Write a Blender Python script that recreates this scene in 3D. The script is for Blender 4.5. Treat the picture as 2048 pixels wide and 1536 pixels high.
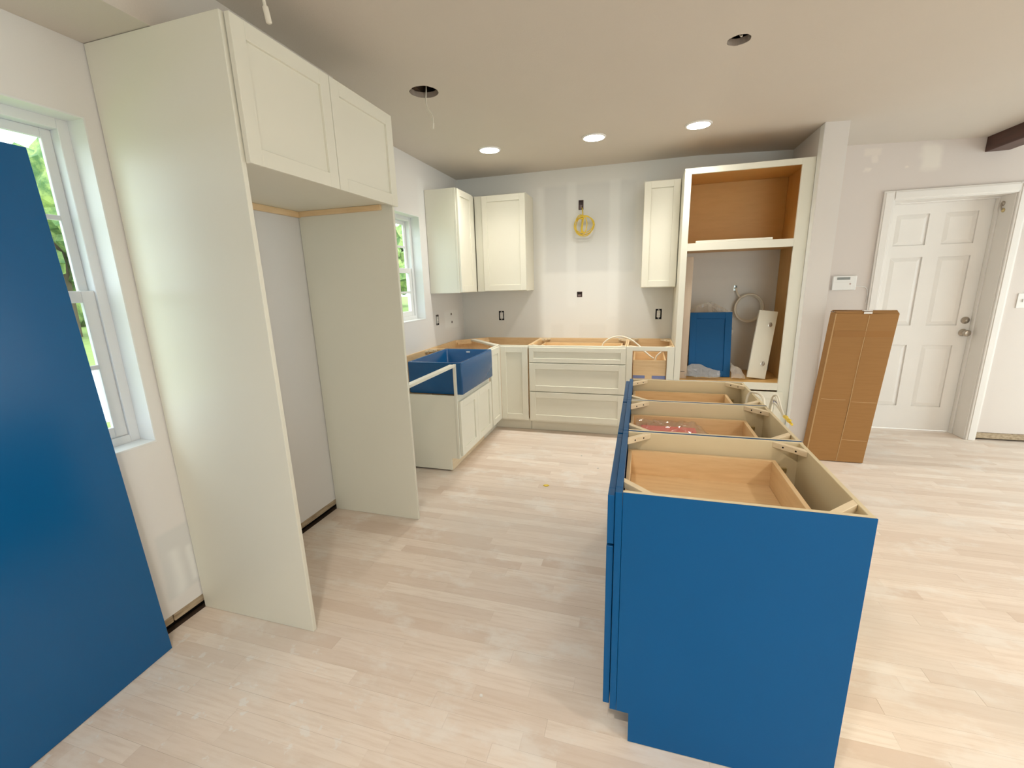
import bpy, bmesh, math, random
from mathutils import Vector, Matrix, noise

for o in list(bpy.data.objects):
    bpy.data.objects.remove(o, do_unlink=True)
SC = bpy.context.scene
COL = SC.collection
rnd = random.Random(7)

# ------------------------------------------------------------------ camera
CAM = Vector((1.9471, -4.6506, 1.4587))
YAW, PITCH, ROLL, FPX = -0.2906, -0.2266, -0.0285, 868.5554
fwd = Vector((math.sin(YAW) * math.cos(PITCH), math.cos(YAW) * math.cos(PITCH), math.sin(PITCH)))
rgt = Vector((math.cos(YAW), -math.sin(YAW), 0))
upv = rgt.cross(fwd)
r2 = rgt * math.cos(ROLL) + upv * math.sin(ROLL)
u2 = -rgt * math.sin(ROLL) + upv * math.cos(ROLL)
cd = bpy.data.cameras.new('camera')
cam = bpy.data.objects.new('camera', cd)
COL.objects.link(cam)
M = Matrix(((r2.x, u2.x, -fwd.x, CAM.x), (r2.y, u2.y, -fwd.y, CAM.y), (r2.z, u2.z, -fwd.z, CAM.z), (0, 0, 0, 1)))
cam.matrix_world = M
cd.sensor_fit = 'HORIZONTAL'
cd.sensor_width = 36.0
cd.lens = FPX / 2048 * 36.0
cd.clip_start = 0.05
cd.clip_end = 300
SC.camera = cam

# ------------------------------------------------------------------ world, exposure
SKY = 3.2
LED = 34.0
FILL = 100.0  # lens strength of the unseen fill lamps
SPOT = 34.0
w = bpy.data.worlds.new('overcast_sky')
SC.world = w
w.use_nodes = True
bg = w.node_tree.nodes['Background']
bg.inputs[0].default_value = (0.84, 0.97, 1.0, 1)
bg.inputs[1].default_value = SKY
SC.view_settings.view_transform = 'Standard'
SC.view_settings.look = 'None'
SC.view_settings.gamma = 1
SC.view_settings.use_curve_mapping = False
SC.view_settings.exposure = 0.30


def portal(name, loc, sx, sy, direction):
    l = bpy.data.lights.new(name, 'AREA')
    l.shape = 'RECTANGLE'
    l.size, l.size_y = sx, sy
    l.cycles.is_portal = True
    o = bpy.data.objects.new(name, l)
    COL.objects.link(o)
    o.location = loc
    o.rotation_euler = Vector(direction).to_track_quat('-Z', 'Z').to_euler()
    return o


portal('daylight_window_portal', (-0.17, -3.83, 1.465), 0.84, 1.22, (1, 0, 0))
portal('daylight_window_portal', (-0.17, -1.30, 1.615), 0.78, 0.92, (1, 0, 0))
portal('daylight_rear_portal', (4.3, -7.66, 1.10), 2.6, 2.2, (0, 1, 0))  # for the opening added in the unseen rear wall
portal('daylight_side_portal', (6.76, -1.45, 1.10), 2.4, 2.1, (-1, 0, 0))  # for the opening added in the unseen side wall


# ------------------------------------------------------------------ material helpers
MATS = {}


def base_mat(name):
    m = bpy.data.materials.new(name)
    m.use_nodes = True
    nt = m.node_tree
    b = nt.nodes['Principled BSDF']
    MATS[name] = m
    return m, nt, b


def N(nt, t, **kw):
    n = nt.nodes.new(t)
    for k, v in kw.items():
        setattr(n, k, v)
    return n


def math_n(nt, op, a, b=None, clamp=False):
    n = N(nt, 'ShaderNodeMath', operation=op)
    n.use_clamp = clamp
    for i, v in enumerate((a, b)):
        if v is None:
            continue
        if isinstance(v, (int, float)):
            n.inputs[i].default_value = v
        else:
            nt.links.new(v, n.inputs[i])
    return n.outputs[0]


def mixc(nt, fac, a, b, blend='MIX'):
    n = N(nt, 'ShaderNodeMix', data_type='RGBA', blend_type=blend)
    for sock, v in ((n.inputs[0], fac), (n.inputs[6], a), (n.inputs[7], b)):
        if isinstance(v, (int, float)):
            sock.default_value = v
        elif isinstance(v, tuple):
            sock.default_value = (v[0], v[1], v[2], 1)
        else:
            nt.links.new(v, sock)
    return n.outputs[2]


def wpos(nt):
    g = N(nt, 'ShaderNodeNewGeometry')
    return g.outputs['Position']


def noise_n(nt, vec, scale=5.0, detail=3.0, rough=0.55, scl=None):
    n = N(nt, 'ShaderNodeTexNoise')
    n.inputs['Scale'].default_value = scale
    n.inputs['Detail'].default_value = detail
    n.inputs['Roughness'].default_value = rough
    if scl:
        mp = N(nt, 'ShaderNodeMapping')
        mp.inputs['Scale'].default_value = scl
        nt.links.new(vec, mp.inputs[0])
        vec = mp.outputs[0]
    nt.links.new(vec, n.inputs['Vector'])
    return n.outputs[0]


def smooth(nt, val, lo, hi, a=0.0, b=1.0):
    n = N(nt, 'ShaderNodeMapRange', interpolation_type='SMOOTHSTEP')
    nt.links.new(val, n.inputs[0])
    for i, v in enumerate((lo, hi, a, b)):
        n.inputs[i + 1].default_value = v
    return n.outputs[0]


def bump(nt, b, height, strength=0.2, dist=0.002):
    n = N(nt, 'ShaderNodeBump')
    n.inputs['Strength'].default_value = strength
    n.inputs['Distance'].default_value = dist
    nt.links.new(height, n.inputs['Height'])
    nt.links.new(n.outputs[0], b.inputs['Normal'])


def paint(name, col, rough=0.4, spec=0.5, var=0.04, bumpy=0.0, bscale=300.0):
    m, nt, b = base_mat(name)
    p = wpos(nt)
    v = noise_n(nt, p, 3.0, 4)
    c = mixc(nt, math_n(nt, 'MULTIPLY', v, 1.0), tuple(x * (1 - var) for x in col), tuple(min(1, x * (1 + var)) for x in col))
    nt.links.new(c, b.inputs['Base Color'])
    b.inputs['Roughness'].default_value = rough
    b.inputs['Specular IOR Level'].default_value = spec
    if bumpy:
        bump(nt, b, noise_n(nt, p, bscale, 2), bumpy)
    return m


def wood(name, col, dark, scl, rough=0.45, amount=0.6):
    m, nt, b = base_mat(name)
    p = wpos(nt)
    n1 = noise_n(nt, p, 6.0, 5, 0.6, scl)
    n2 = noise_n(nt, p, 1.3, 2)
    f = smooth(nt, n1, 0.35, 0.72)
    c = mixc(nt, math_n(nt, 'MULTIPLY', f, amount), col, dark)
    c = mixc(nt, math_n(nt, 'MULTIPLY', n2, 0.25), c, tuple(x * 0.85 for x in dark))
    nt.links.new(c, b.inputs['Base Color'])
    b.inputs['Roughness'].default_value = rough
    return m


def rect_mask(nt, a, bz, a0, a1, z0, z1, s=0.03):
    m1 = math_n(nt, 'MULTIPLY', smooth(nt, a, a0 - s, a0 + s), smooth(nt, a, a1 - s, a1 + s, 1, 0))
    m2 = math_n(nt, 'MULTIPLY', smooth(nt, bz, z0 - s, z0 + s), smooth(nt, bz, z1 - s, z1 + s, 1, 0))
    return math_n(nt, 'MULTIPLY', m1, m2)


def wall_mat(name, col, axis, patches, wob=0.06):
    """painted drywall; patches = (a0,a1,z0,z1,soft,colour,amount) in metres along the wall"""
    m, nt, b = base_mat(name)
    p = wpos(nt)
    sep = N(nt, 'ShaderNodeSeparateXYZ')
    nt.links.new(p, sep.inputs[0])
    a, z = sep.outputs[axis], sep.outputs[2]
    wn = noise_n(nt, p, 7.0, 3)
    off = math_n(nt, 'MULTIPLY', math_n(nt, 'SUBTRACT', wn, 0.5), wob)
    a = math_n(nt, 'ADD', a, off)
    z = math_n(nt, 'ADD', z, off)
    c = mixc(nt, noise_n(nt, p, 1.5, 4), tuple(x * 0.965 for x in col), tuple(min(1, x * 1.03) for x in col))
    for (a0, a1, z0, z1, s, pc, amt) in patches:
        k = rect_mask(nt, a, z, a0, a1, z0, z1, s)
        c = mixc(nt, math_n(nt, 'MULTIPLY', k, amt), c, pc)
    nt.links.new(c, b.inputs['Base Color'])
    b.inputs['Roughness'].default_value = 0.75
    b.inputs['Specular IOR Level'].default_value = 0.3
    bump(nt, b, noise_n(nt, p, 220.0, 2), 0.12)
    return m


def emit(name, col, strength):
    m = bpy.data.materials.new(name)
    m.use_nodes = True
    nt = m.node_tree
    nt.nodes.remove(nt.nodes['Principled BSDF'])
    e = N(nt, 'ShaderNodeEmission')
    e.inputs[0].default_value = (*col, 1)
    e.inputs[1].default_value = strength
    nt.links.new(e.outputs[0], nt.nodes['Material Output'].inputs[0])
    MATS[name] = m
    return m


def clear(name, gloss=0.07, rough=0.03, tint=(1, 1, 1), milk=0.0):
    m = bpy.data.materials.new(name)
    m.use_nodes = True
    nt = m.node_tree
    nt.nodes.remove(nt.nodes['Principled BSDF'])
    t = N(nt, 'ShaderNodeBsdfTransparent')
    t.inputs[0].default_value = (*tint, 1)
    g = N(nt, 'ShaderNodeBsdfGlossy')
    g.inputs['Roughness'].default_value = rough
    mx = N(nt, 'ShaderNodeMixShader')
    mx.inputs[0].default_value = gloss
    nt.links.new(t.outputs[0], mx.inputs[1])
    nt.links.new(g.outputs[0], mx.inputs[2])
    out = mx.outputs[0]
    if milk:
        d = N(nt, 'ShaderNodeBsdfDiffuse')
        d.inputs[0].default_value = (0.74, 0.69, 0.62, 1)
        m2 = N(nt, 'ShaderNodeMixShader')
        m2.inputs[0].default_value = milk
        nt.links.new(out, m2.inputs[1])
        nt.links.new(d.outputs[0], m2.inputs[2])
        out = m2.outputs[0]
    nt.links.new(out, nt.nodes['Material Output'].inputs[0])
    MATS[name] = m
    return m


# ------------------------------------------------------------------ materials
WHITE = paint('cream_cabinet_paint', (0.80, 0.778, 0.665), 0.38, 0.5, 0.015)
BLUE = paint('blue_cabinet_paint', (0.0005, 0.092, 0.268), 0.38, 0.18, 0.05)
BLUEGLOSS = paint('blue_satin_panel_paint', (0.001, 0.098, 0.275), 0.24, 0.45, 0.05)
BLUESINK = paint('blue_fireclay', (0.004, 0.085, 0.24), 0.25, 0.5, 0.05)
VINYL = paint('white_vinyl', (0.80, 0.81, 0.80), 0.4, 0.5, 0.01)
TRIMW = paint('old_white_trim_paint', (0.84, 0.80, 0.75), 0.45, 0.4, 0.05)
PLASTIC = paint('white_plastic', (0.83, 0.81, 0.77), 0.4, 0.5, 0.01)
CABLE = paint('white_cable_jacket', (0.85, 0.80, 0.68), 0.45, 0.5, 0.02)
YELLOW = paint('yellow_cable_jacket', (0.80, 0.58, 0.06), 0.45, 0.5, 0.04)
DARKBOX = paint('dark_electrical_plastic', (0.035, 0.033, 0.035), 0.5, 0.3, 0.1)
BROWNBOX = paint('dim_box_interior', (0.20, 0.15, 0.14), 0.6, 0.3, 0.2)
BLACK = paint('painted_crevice_shade', (0.012, 0.009, 0.007), 0.9, 0.1, 0.2)  # near-black paint in place of shade in gaps and screw holes
STEEL = paint('satin_nickel', (0.45, 0.40, 0.34), 0.28, 0.5, 0.05)
STEEL.node_tree.nodes['Principled BSDF'].inputs['Metallic'].default_value = 0.9
BRASS = paint('zinc_bracket', (0.62, 0.50, 0.26), 0.35, 0.5, 0.1)
BRASS.node_tree.nodes['Principled BSDF'].inputs['Metallic'].default_value = 0.8
RED = paint('red_plastic', (0.90, 0.13, 0.11), 0.4, 0.5, 0.05)
GREYLCD = paint('grey_display', (0.25, 0.26, 0.24), 0.3, 0.5, 0.03)
PURPLETAPE = paint('blue_tape', (0.20, 0.24, 0.45), 0.6, 0.3, 0.25)
BLUESTRIPE = paint('blue_wire_sleeve', (0.05, 0.09, 0.35), 0.4, 0.5, 0.05)
WOODX = wood('maple_interior_grain_x', (0.88, 0.65, 0.38), (0.74, 0.50, 0.25), (1.0, 9, 9))
WOODY = wood('maple_interior_grain_y', (0.88, 0.65, 0.38), (0.74, 0.50, 0.25), (9, 1.0, 9))
WOODZ = wood('oven_side_bounce_tint', (0.70, 0.43, 0.15), (0.60, 0.34, 0.10), (5, 5, 1.0))  # interior wood tinted deeper to paint in bounced light of the oven cabinet
OVENX = wood('oven_panel_bounce_tint', (0.70, 0.43, 0.15), (0.60, 0.34, 0.10), (1.0, 5, 5), amount=.35)
CREAMPLY = wood('pale_cabinet_side', (0.82, 0.71, 0.48), (0.75, 0.63, 0.40), (1.2, 1.2, 1.2), amount=0.3)
PINE = wood('pale_pine_block', (0.90, 0.77, 0.55), (0.78, 0.62, 0.40), (3, 3, 12), 0.6)
RAWSTRIP = wood('old_raw_wood', (0.55, 0.44, 0.30), (0.28, 0.20, 0.12), (6, 2, 18), 0.8, 0.9)
BEAM = wood('dark_stained_beam', (0.085, 0.022, 0.010), (0.035, 0.010, 0.005), (8, 0.8, 8), 0.4)
CARD = wood('brown_cardboard', (0.37, 0.185, 0.055), (0.31, 0.15, 0.04), (0.8, 0.8, 14), 0.75, 0.5)
CARDEDGE = paint('worn_cardboard_edge', (0.55, 0.36, 0.18), 0.8, 0.2, 0.2)
TAPE = paint('packing_tape', (0.33, 0.155, 0.04), 0.45, 0.3, 0.05)
GLASS = clear('window_glass', 0.06, 0.0, (0.97, 0.99, 1.0))
BAG = clear('clear_plastic_bag', 0.22, 0.09, (0.96, 0.95, 0.93), 0.04)
FOAM = clear('translucent_foam_wrap', 0.06, 0.3, (0.92, 0.88, 0.82), 0.4)
LENS = emit('lit_led_lens', (1.0, 0.96, 0.87), LED)
LENSFILL = emit('added_fill_lens', (1.0, 0.88, 0.74), FILL)  # lens of the fill lamps added behind the camera
BARK = paint('tree_bark', (0.12, 0.09, 0.06), 0.9, 0.2, 0.3)
LEAF, nt_, b_ = base_mat('tree_leaves')
_n = noise_n(nt_, wpos(nt_), 1.6, 6, 0.7)
nt_.links.new(mixc(nt_, smooth(nt_, _n, 0.35, 0.65), (0.07, 0.16, 0.05), (0.36, 0.45, 0.14)), b_.inputs['Base Color'])
b_.inputs['Roughness'].default_value = 0.8
GRASS = paint('lawn_grass', (0.24, 0.32, 0.10), 0.9, 0.1, 0.3)
ROAD = paint('pale_concrete_drive', (0.62, 0.60, 0.57), 0.85, 0.2, 0.08)

WCOL = (0.79, 0.79, 0.76)
PRIMER = (0.69, 0.70, 0.685)
MUD = (0.87, 0.875, 0.85)
WALLBACK = wall_mat('drywall_back', WCOL, 0, [
    (0.93, 1.86, 1.55, 2.40, .025, PRIMER, .6),
    (1.19, 1.285, 1.2, 2.42, .02, MUD, .5),
    (1.61, 1.71, 1.1, 2.42, .02, MUD, .5),
    (0.90, 1.72, 0.80, 1.56, .03, MUD, .55),
    (0.88, 0.96, 0.90, 2.40, .025, MUD, .6),
    (1.02, 1.15, 0.86, 1.02, .02, WCOL, .7),
    (1.32, 1.60, 0.86, 1.02, .02, WCOL, .7),
    (2.35, 3.05, 1.45, 1.64, .03, PRIMER, .35)], 0.03)
WALLLEFT = wall_mat('drywall_left', (0.79, 0.77, 0.745), 1, [
    (-3.50, -3.36, 0.14, 0.45, .012, PRIMER, .7),
    (-3.46, -3.42, 0.14, 0.36, .02, MUD, .7),
    (-3.39, -3.365, 0.16, 0.34, .012, MUD, .7),
    (-0.50, -0.15, 1.02, 1.20, .02, MUD, .5),
    (-0.9, -0.2, 2.1, 2.4, .04, MUD, .4)], 0.03)
WALLENTRY = wall_mat('drywall_entry', (0.70, 0.63, 0.58), 0, [
    (4.08, 4.22, 2.27, 2.47, .03, (0.82, 0.76, 0.68), .8),
    (3.68, 3.80, 2.41, 2.47, .015, (0.80, 0.72, 0.64), .7),
    (3.74, 3.78, 2.35, 2.41, .012, (0.82, 0.74, 0.66), .7),
    (3.69, 3.74, 2.29, 2.31, .01, (0.84, 0.76, 0.68), .7),
    (3.98, 4.00, 2.29, 2.31, .006, (0.84, 0.76, 0.68), .7),
    (3.4, 3.95, 1.1, 1.3, .05, (0.76, 0.69, 0.63), .4),
    (4.8, 6.6, 0.1, 1.5, .2, (0.78, 0.72, 0.66), .5)], 0.09)
WALLPLAIN = wall_mat('drywall_plain', (0.74, 0.71, 0.67), 1, [], 0.0)
CEIL = paint('ceiling_paint', (0.66, 0.605, 0.535), 0.8, 0.2, 0.02, 0.25, 160)
DARKATTIC = paint('attic_dark', (0.10, 0.07, 0.05), 0.9, 0.1, 0.4)
HOLEEDGE = paint('cut_drywall_edge', (0.36, 0.30, 0.25), 0.9, 0.1, 0.3)

# floor boards
FLOORM, nt_, b_ = base_mat('sanded_oak_floor')
p_ = wpos(nt_)
oi = N(nt_, 'ShaderNodeObjectInfo')
ge = N(nt_, 'ShaderNodeNewGeometry')
rv = math_n(nt_, 'FRACT', math_n(nt_, 'ADD', oi.outputs['Random'], ge.outputs['Random Per Island']))
cr = N(nt_, 'ShaderNodeValToRGB')
els = cr.color_ramp.elements
els[0].position, els[0].color = 0.0, (0.72, 0.59, 0.49, 1)
els[1].position, els[1].color = 1.0, (0.90, 0.81, 0.72, 1)
for pos, c in ((0.15, (0.77, 0.655, 0.56, 1)), (0.4, (0.81, 0.70, 0.605, 1)), (0.7, (0.84, 0.73, 0.635, 1)), (0.9, (0.87, 0.765, 0.67, 1))):
    e = els.new(pos)
    e.color = c
nt_.links.new(rv, cr.inputs[0])
cmb = N(nt_, 'ShaderNodeCombineXYZ')
nt_.links.new(math_n(nt_, 'MULTIPLY', rv, 31.0), cmb.inputs[0])
nt_.links.new(math_n(nt_, 'MULTIPLY', rv, 17.0), cmb.inputs[2])
va = N(nt_, 'ShaderNodeVectorMath', operation='ADD')
nt_.links.new(p_, va.inputs[0])
nt_.links.new(cmb.outputs[0], va.inputs[1])
g1 = noise_n(nt_, va.outputs[0], 5.0, 5, 0.6, (1.2, 16, 1))
c_ = mixc(nt_, math_n(nt_, 'MULTIPLY', smooth(nt_, g1, 0.40, 0.72), 0.5), cr.outputs[0], (0.68, 0.55, 0.44))
sm = noise_n(nt_, p_, 3.2, 5, 0.65, (1, 1.6, 1))
c_ = mixc(nt_, math_n(nt_, 'MULTIPLY', smooth(nt_, sm, 0.50, 0.66), 0.5), c_, (0.90, 0.87, 0.82))
sg = noise_n(nt_, p_, 1.1, 3, 0.5)
c_ = mixc(nt_, math_n(nt_, 'MULTIPLY', smooth(nt_, sg, 0.45, 0.7), 0.45), c_, (0.72, 0.67, 0.61))
sepf = N(nt_, 'ShaderNodeSeparateXYZ')
nt_.links.new(p_, sepf.inputs[0])
sp = noise_n(nt_, p_, 16.0, 4, 0.6)
near = math_n(nt_, 'MULTIPLY', smooth(nt_, sepf.outputs[1], -3.2, -3.7), smooth(nt_, sepf.outputs[0], 1.6, 0.6))
c_ = mixc(nt_, math_n(nt_, 'MULTIPLY', math_n(nt_, 'MULTIPLY', smooth(nt_, sp, 0.60, 0.66), near), 0.7), c_, (0.86, 0.85, 0.82))
nt_.links.new(c_, b_.inputs['Base Color'])
b_.inputs['Roughness'].default_value = 0.55
b_.inputs['Specular IOR Level'].default_value = 0.35


# ------------------------------------------------------------------ geometry helpers
X, Y, Z = Vector((1, 0, 0)), Vector((0, 1, 0)), Vector((0, 0, 1))


def bev(bm, verts, amount, seg=1):
    if amount <= 0:
        return
    vs = set(verts)
    ed = [e for e in bm.edges if e.verts[0] in vs and e.verts[1] in vs]
    bmesh.ops.bevel(bm, geom=ed, offset=amount, segments=seg, affect='EDGES', profile=0.5)


def obox(bm, o, u, v, n, a0, a1, b0, b1, c0, c1, b=0.0, seg=1):
    o = Vector(o)
    vs = [bm.verts.new(o + u * a + v * bb + n * c) for c in (c0, c1) for bb in (b0, b1) for a in (a0, a1)]
    for f in ((0, 1, 3, 2), (4, 6, 7, 5), (0, 4, 5, 1), (2, 3, 7, 6), (0, 2, 6, 4), (1, 5, 7, 3)):
        bm.faces.new([vs[i] for i in f])
    bev(bm, vs, b, seg)


def box(bm, x0, x1, y0, y1, z0, z1, b=0.0, seg=1):
    obox(bm, (0, 0, 0), X, Y, Z, x0, x1, y0, y1, z0, z1, b, seg)


def prism(bm, poly, h0, h1, axis='z', b=0.0):
    """extrude a 2D polygon; axis z: poly=(x,y); axis y: poly=(x,z)"""
    def P(p, h):
        return (p[0], p[1], h) if axis == 'z' else (p[0], h, p[1])
    lo = [bm.verts.new(P(p, h0)) for p in poly]
    hi = [bm.verts.new(P(p, h1)) for p in poly]
    bm.faces.new(lo[::-1])
    bm.faces.new(hi)
    k = len(poly)
    for i in range(k):
        bm.faces.new((lo[i], lo[(i + 1) % k], hi[(i + 1) % k], hi[i]))
    bev(bm, lo + hi, b)


def spline(pts, sub=8):
    P = [Vector(p) for p in pts]
    if len(P) < 3:
        return P
    out = []
    for i in range(len(P) - 1):
        p0 = P[max(i - 1, 0)]
        p1, p2 = P[i], P[i + 1]
        p3 = P[min(i + 2, len(P) - 1)]
        for k in range(sub):
            t = k / sub
            out.append(0.5 * ((2 * p1) + (p2 - p0) * t + (2 * p0 - 5 * p1 + 4 * p2 - p3) * t * t + (3 * p1 - p0 - 3 * p2 + p3) * t ** 3))
    out.append(P[-1])
    return out


def tube(bm, pts, r, seg=8, sub=8, radii=None):
    P = spline(pts, sub)
    t = (P[1] - P[0]).normalized()
    a = t.orthogonal().normalized()
    rings = []
    for i, p in enumerate(P):
        t = (P[min(i + 1, len(P) - 1)] - P[max(i - 1, 0)]).normalized()
        a = (a - t * a.dot(t)).normalized()
        c = t.cross(a)
        rr = r if radii is None else radii[min(int(i / max(1, len(P) - 1) * (len(radii) - 1) + .5), len(radii) - 1)]
        rings.append([bm.verts.new(p + (a * math.cos(2 * math.pi * k / seg) + c * math.sin(2 * math.pi * k / seg)) * rr) for k in range(seg)])
    for i in range(len(rings) - 1):
        for k in range(seg):
            bm.faces.new((rings[i][k], rings[i][(k + 1) % seg], rings[i + 1][(k + 1) % seg], rings[i + 1][k]))
    bm.faces.new(rings[0][::-1])
    bm.faces.new(rings[-1])


def lathe(bm, o, axis, prof, seg=24):
    """prof = [(radius, height along axis)]"""
    o, axis = Vector(o), Vector(axis).normalized()
    a = axis.orthogonal().normalized()
    c = axis.cross(a)
    rings = [[bm.verts.new(o + axis * h + (a * math.cos(2 * math.pi * k / seg) + c * math.sin(2 * math.pi * k / seg)) * max(r, 1e-4)) for k in range(seg)] for r, h in prof]
    for i in range(len(rings) - 1):
        for k in range(seg):
            bm.faces.new((rings[i][k], rings[i][(k + 1) % seg], rings[i + 1][(k + 1) % seg], rings[i + 1][k]))
    bm.faces.new(rings[0][::-1])
    bm.faces.new(rings[-1])


def nb():
    return bmesh.new()


def root_of(o):
    v = Vector((0, 0, 0))
    while o is not None:
        v = v + o.location
        o = o.parent
    return v


def obj(name, bm, mat, parent=None, smooth_=False, local=False):
    bmesh.ops.recalc_face_normals(bm, faces=bm.faces)
    if parent is not None and not local:
        off = root_of(parent)
        for v in bm.verts:
            v.co -= off
    me = bpy.data.meshes.new(name)
    bm.to_mesh(me)
    bm.free()
    if smooth_:
        for f in me.polygons:
            f.use_smooth = True
    me.materials.append(mat)
    o = bpy.data.objects.new(name, me)
    COL.objects.link(o)
    if parent is not None:
        o.parent = parent
    return o


def tag(o, label, cat, group=None):
    o['label'] = label
    o['category'] = cat
    if group:
        o['group'] = group
    return o


def thing(name, label, cat, loc, group=None, rot=(0, 0, 0)):
    o = bpy.data.objects.new(name, None)
    o.empty_display_size = 0.1
    COL.objects.link(o)
    o.location = loc
    o.rotation_euler = rot
    return tag(o, label, cat, group)


def struct(o):
    o['kind'] = 'structure'
    return o


def bpart(name, parent, mat, *boxes, b=0.0012, seg=1, local=False):
    bm = nb()
    for bx in boxes:
        box(bm, *bx, b=b, seg=seg)
    return obj(name, bm, mat, parent, local=local)


def wall_grid(axis, u0, u1, z0, z1, t0, t1, holes):
    """manifold slab with rectangular holes. axis 0: runs along x, thickness y; axis 1: runs along y, thickness x"""
    bm = nb()
    us = sorted(set([u0, u1] + [h[0] for h in holes] + [h[1] for h in holes]))
    zs = sorted(set([z0, z1] + [h[2] for h in holes] + [h[3] for h in holes]))
    nu, nz = len(us) - 1, len(zs) - 1

    def solid(i, j):
        if i < 0 or j < 0 or i >= nu or j >= nz:
            return False
        cu, cz = (us[i] + us[i + 1]) / 2, (zs[j] + zs[j + 1]) / 2
        return not any(h[0] < cu < h[1] and h[2] < cz < h[3] for h in holes)
    V = {}

    def vert(i, j, k):
        if (i, j, k) not in V:
            t = (t0, t1)[k]
            V[(i, j, k)] = bm.verts.new((us[i], t, zs[j]) if axis == 0 else (t, us[i], zs[j]))
        return V[(i, j, k)]
    for i in range(nu):
        for j in range(nz):
            if not solid(i, j):
                continue
            for k in (0, 1):
                bm.faces.new((vert(i, j, k), vert(i + 1, j, k), vert(i + 1, j + 1, k), vert(i, j + 1, k)))
            if not solid(i - 1, j):
                bm.faces.new((vert(i, j, 0), vert(i, j + 1, 0), vert(i, j + 1, 1), vert(i, j, 1)))
            if not solid(i + 1, j):
                bm.faces.new((vert(i + 1, j, 0), vert(i + 1, j + 1, 0), vert(i + 1, j + 1, 1), vert(i + 1, j, 1)))
            if not solid(i, j - 1):
                bm.faces.new((vert(i, j, 0), vert(i + 1, j, 0), vert(i + 1, j, 1), vert(i, j, 1)))
            if not solid(i, j + 1):
                bm.faces.new((vert(i, j + 1, 0), vert(i + 1, j + 1, 0), vert(i + 1, j + 1, 1), vert(i, j + 1, 1)))
    return bm


def shaker(parent, name, o, u, n, w_, h_, mat, t=0.020, rail=0.057, rec=0.011, v=Z, label=None, local=False):
    """shaker front: frame mesh + recessed panel sub-part. o = lower corner on the back plane"""
    bm = nb()
    b = 0.0015
    obox(bm, o, u, v, n, 0, rail, 0, h_, 0, t, b)
    obox(bm, o, u, v, n, w_ - rail, w_, 0, h_, 0, t, b)
    obox(bm, o, u, v, n, rail, w_ - rail, 0, rail, 0, t, b)
    obox(bm, o, u, v, n, rail, w_ - rail, h_ - rail, h_, 0, t, b)
    d = obj(name, bm, mat, parent, local=local)
    bm = nb()
    obox(bm, o, u, v, n, rail - .004, w_ - rail + .004, rail - .004, h_ - rail + .004, 0.003, t - rec, 0)
    obj('center_panel', bm, mat, d, local=local)
    if label:
        d['label'] = label
    return d


# ------------------------------------------------------------------ room shell
XR, YR = 6.6, -7.5


def ceil_z(x):
    return 2.555 if x <= 2.4 else 2.555 - 0.0405 * (x - 2.4)


# floor: slab + individual boards
bm = nb()
box(bm, -0.15, XR + .15, YR - .15, 0.35, -0.12, -0.0185)
floor = struct(obj('floor', bm, paint('subfloor', (0.10, 0.07, 0.05), 0.9, 0.1, 0.2)))

FOOT = [(0, .55, -1.69, 0), (0, 3.17, -.53, 0), (1.96, 2.53, -3.49, -1.97), (2.24, 3.33, -.7, 0), (-.2, .12, -5, -3.59)]


def inside(x, y):
    return any(a <= x <= b and c <= y <= d for a, b, c, d in FOOT)


def project(p):
    d = Vector(p) - CAM
    zz = d.dot(fwd)
    if zz < 0.1:
        return None
    return 1024 + FPX * d.dot(r2) / zz, 768 - FPX * d.dot(u2) / zz, zz


PW = 0.0620
planks = []
y = 0.30
while y > YR - 0.05:
    x = -0.01 - rnd.random() * 0.6
    while x < XR + 0.1:
        L = rnd.choice((0.25, 0.4, 0.55, 0.7, 0.9, 1.2)) * rnd.uniform(0.85, 1.15)
        x0, x1 = max(x, 0.004), min(x + L, XR)
        if x1 - x0 > 0.05:
            planks.append((x0, x1, y - PW, y, rnd.uniform(-0.0004, 0.0003)))
        x += L
    y -= PW


def plank_rank(pl):
    cx, cy = (pl[0] + pl[1]) / 2, (pl[2] + pl[3]) / 2
    vis = 0
    for t in (0.1, 0.3, 0.5, 0.7, 0.9):
        px = pl[0] + (pl[1] - pl[0]) * t
        q = project((px, cy, 0))
        if q and 0 <= q[0] <= 2048 and 0 <= q[1] <= 1536 and not inside(px, cy):
            # hidden behind the island or the blue panel / fridge panel?
            hid = False
            for k in (0.15, 0.3, 0.45, 0.6, 0.75, 0.9):
                s = CAM.lerp(Vector((px, cy, 0)), k)
                if 1.90 < s.x < 2.53 and -3.49 < s.y < -1.97 and s.z < 0.87:
                    hid = True
            if not hid:
                vis += 1
    if vis == 0:
        return 0
    return vis * (pl[1] - pl[0]) / ((Vector((cx, cy, 0)) - CAM).length ** 3)


ranked = sorted(planks, key=plank_rank, reverse=True)
bm = nb()
box(bm, 0, 1, 0, 1, -1, 0)
unit = bpy.data.meshes.new('plank')
bmesh.ops.recalc_face_normals(bm, faces=bm.faces)
bm.to_mesh(unit)
bm.free()
unit.materials.append(FLOORM)
for (x0, x1, y0, y1, dz) in ranked[:295]:
    o = bpy.data.objects.new('plank', unit)
    COL.objects.link(o)
    o.parent = floor
    o.location = (x0 + .0002, y0 + .0002, dz - .0004)
    o.scale = (x1 - x0 - .0004, y1 - y0 - .0004, .018)
bm = nb()
for (x0, x1, y0, y1, dz) in ranked[295:]:
    box(bm, x0 + .0002, x1 - .0002, y0 + .0002, y1 - .0002, -0.018, dz - .0004)
rest = obj('planks', bm, FLOORM, floor)
rest['kind'] = 'stuff'

# ceiling with ragged light holes
HOLES = [(0.693, -2.067, 0.082), (2.345, -2.062, 0.052), (0.70, -3.30, 0.082)]
bm = nb()
edges = []


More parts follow.
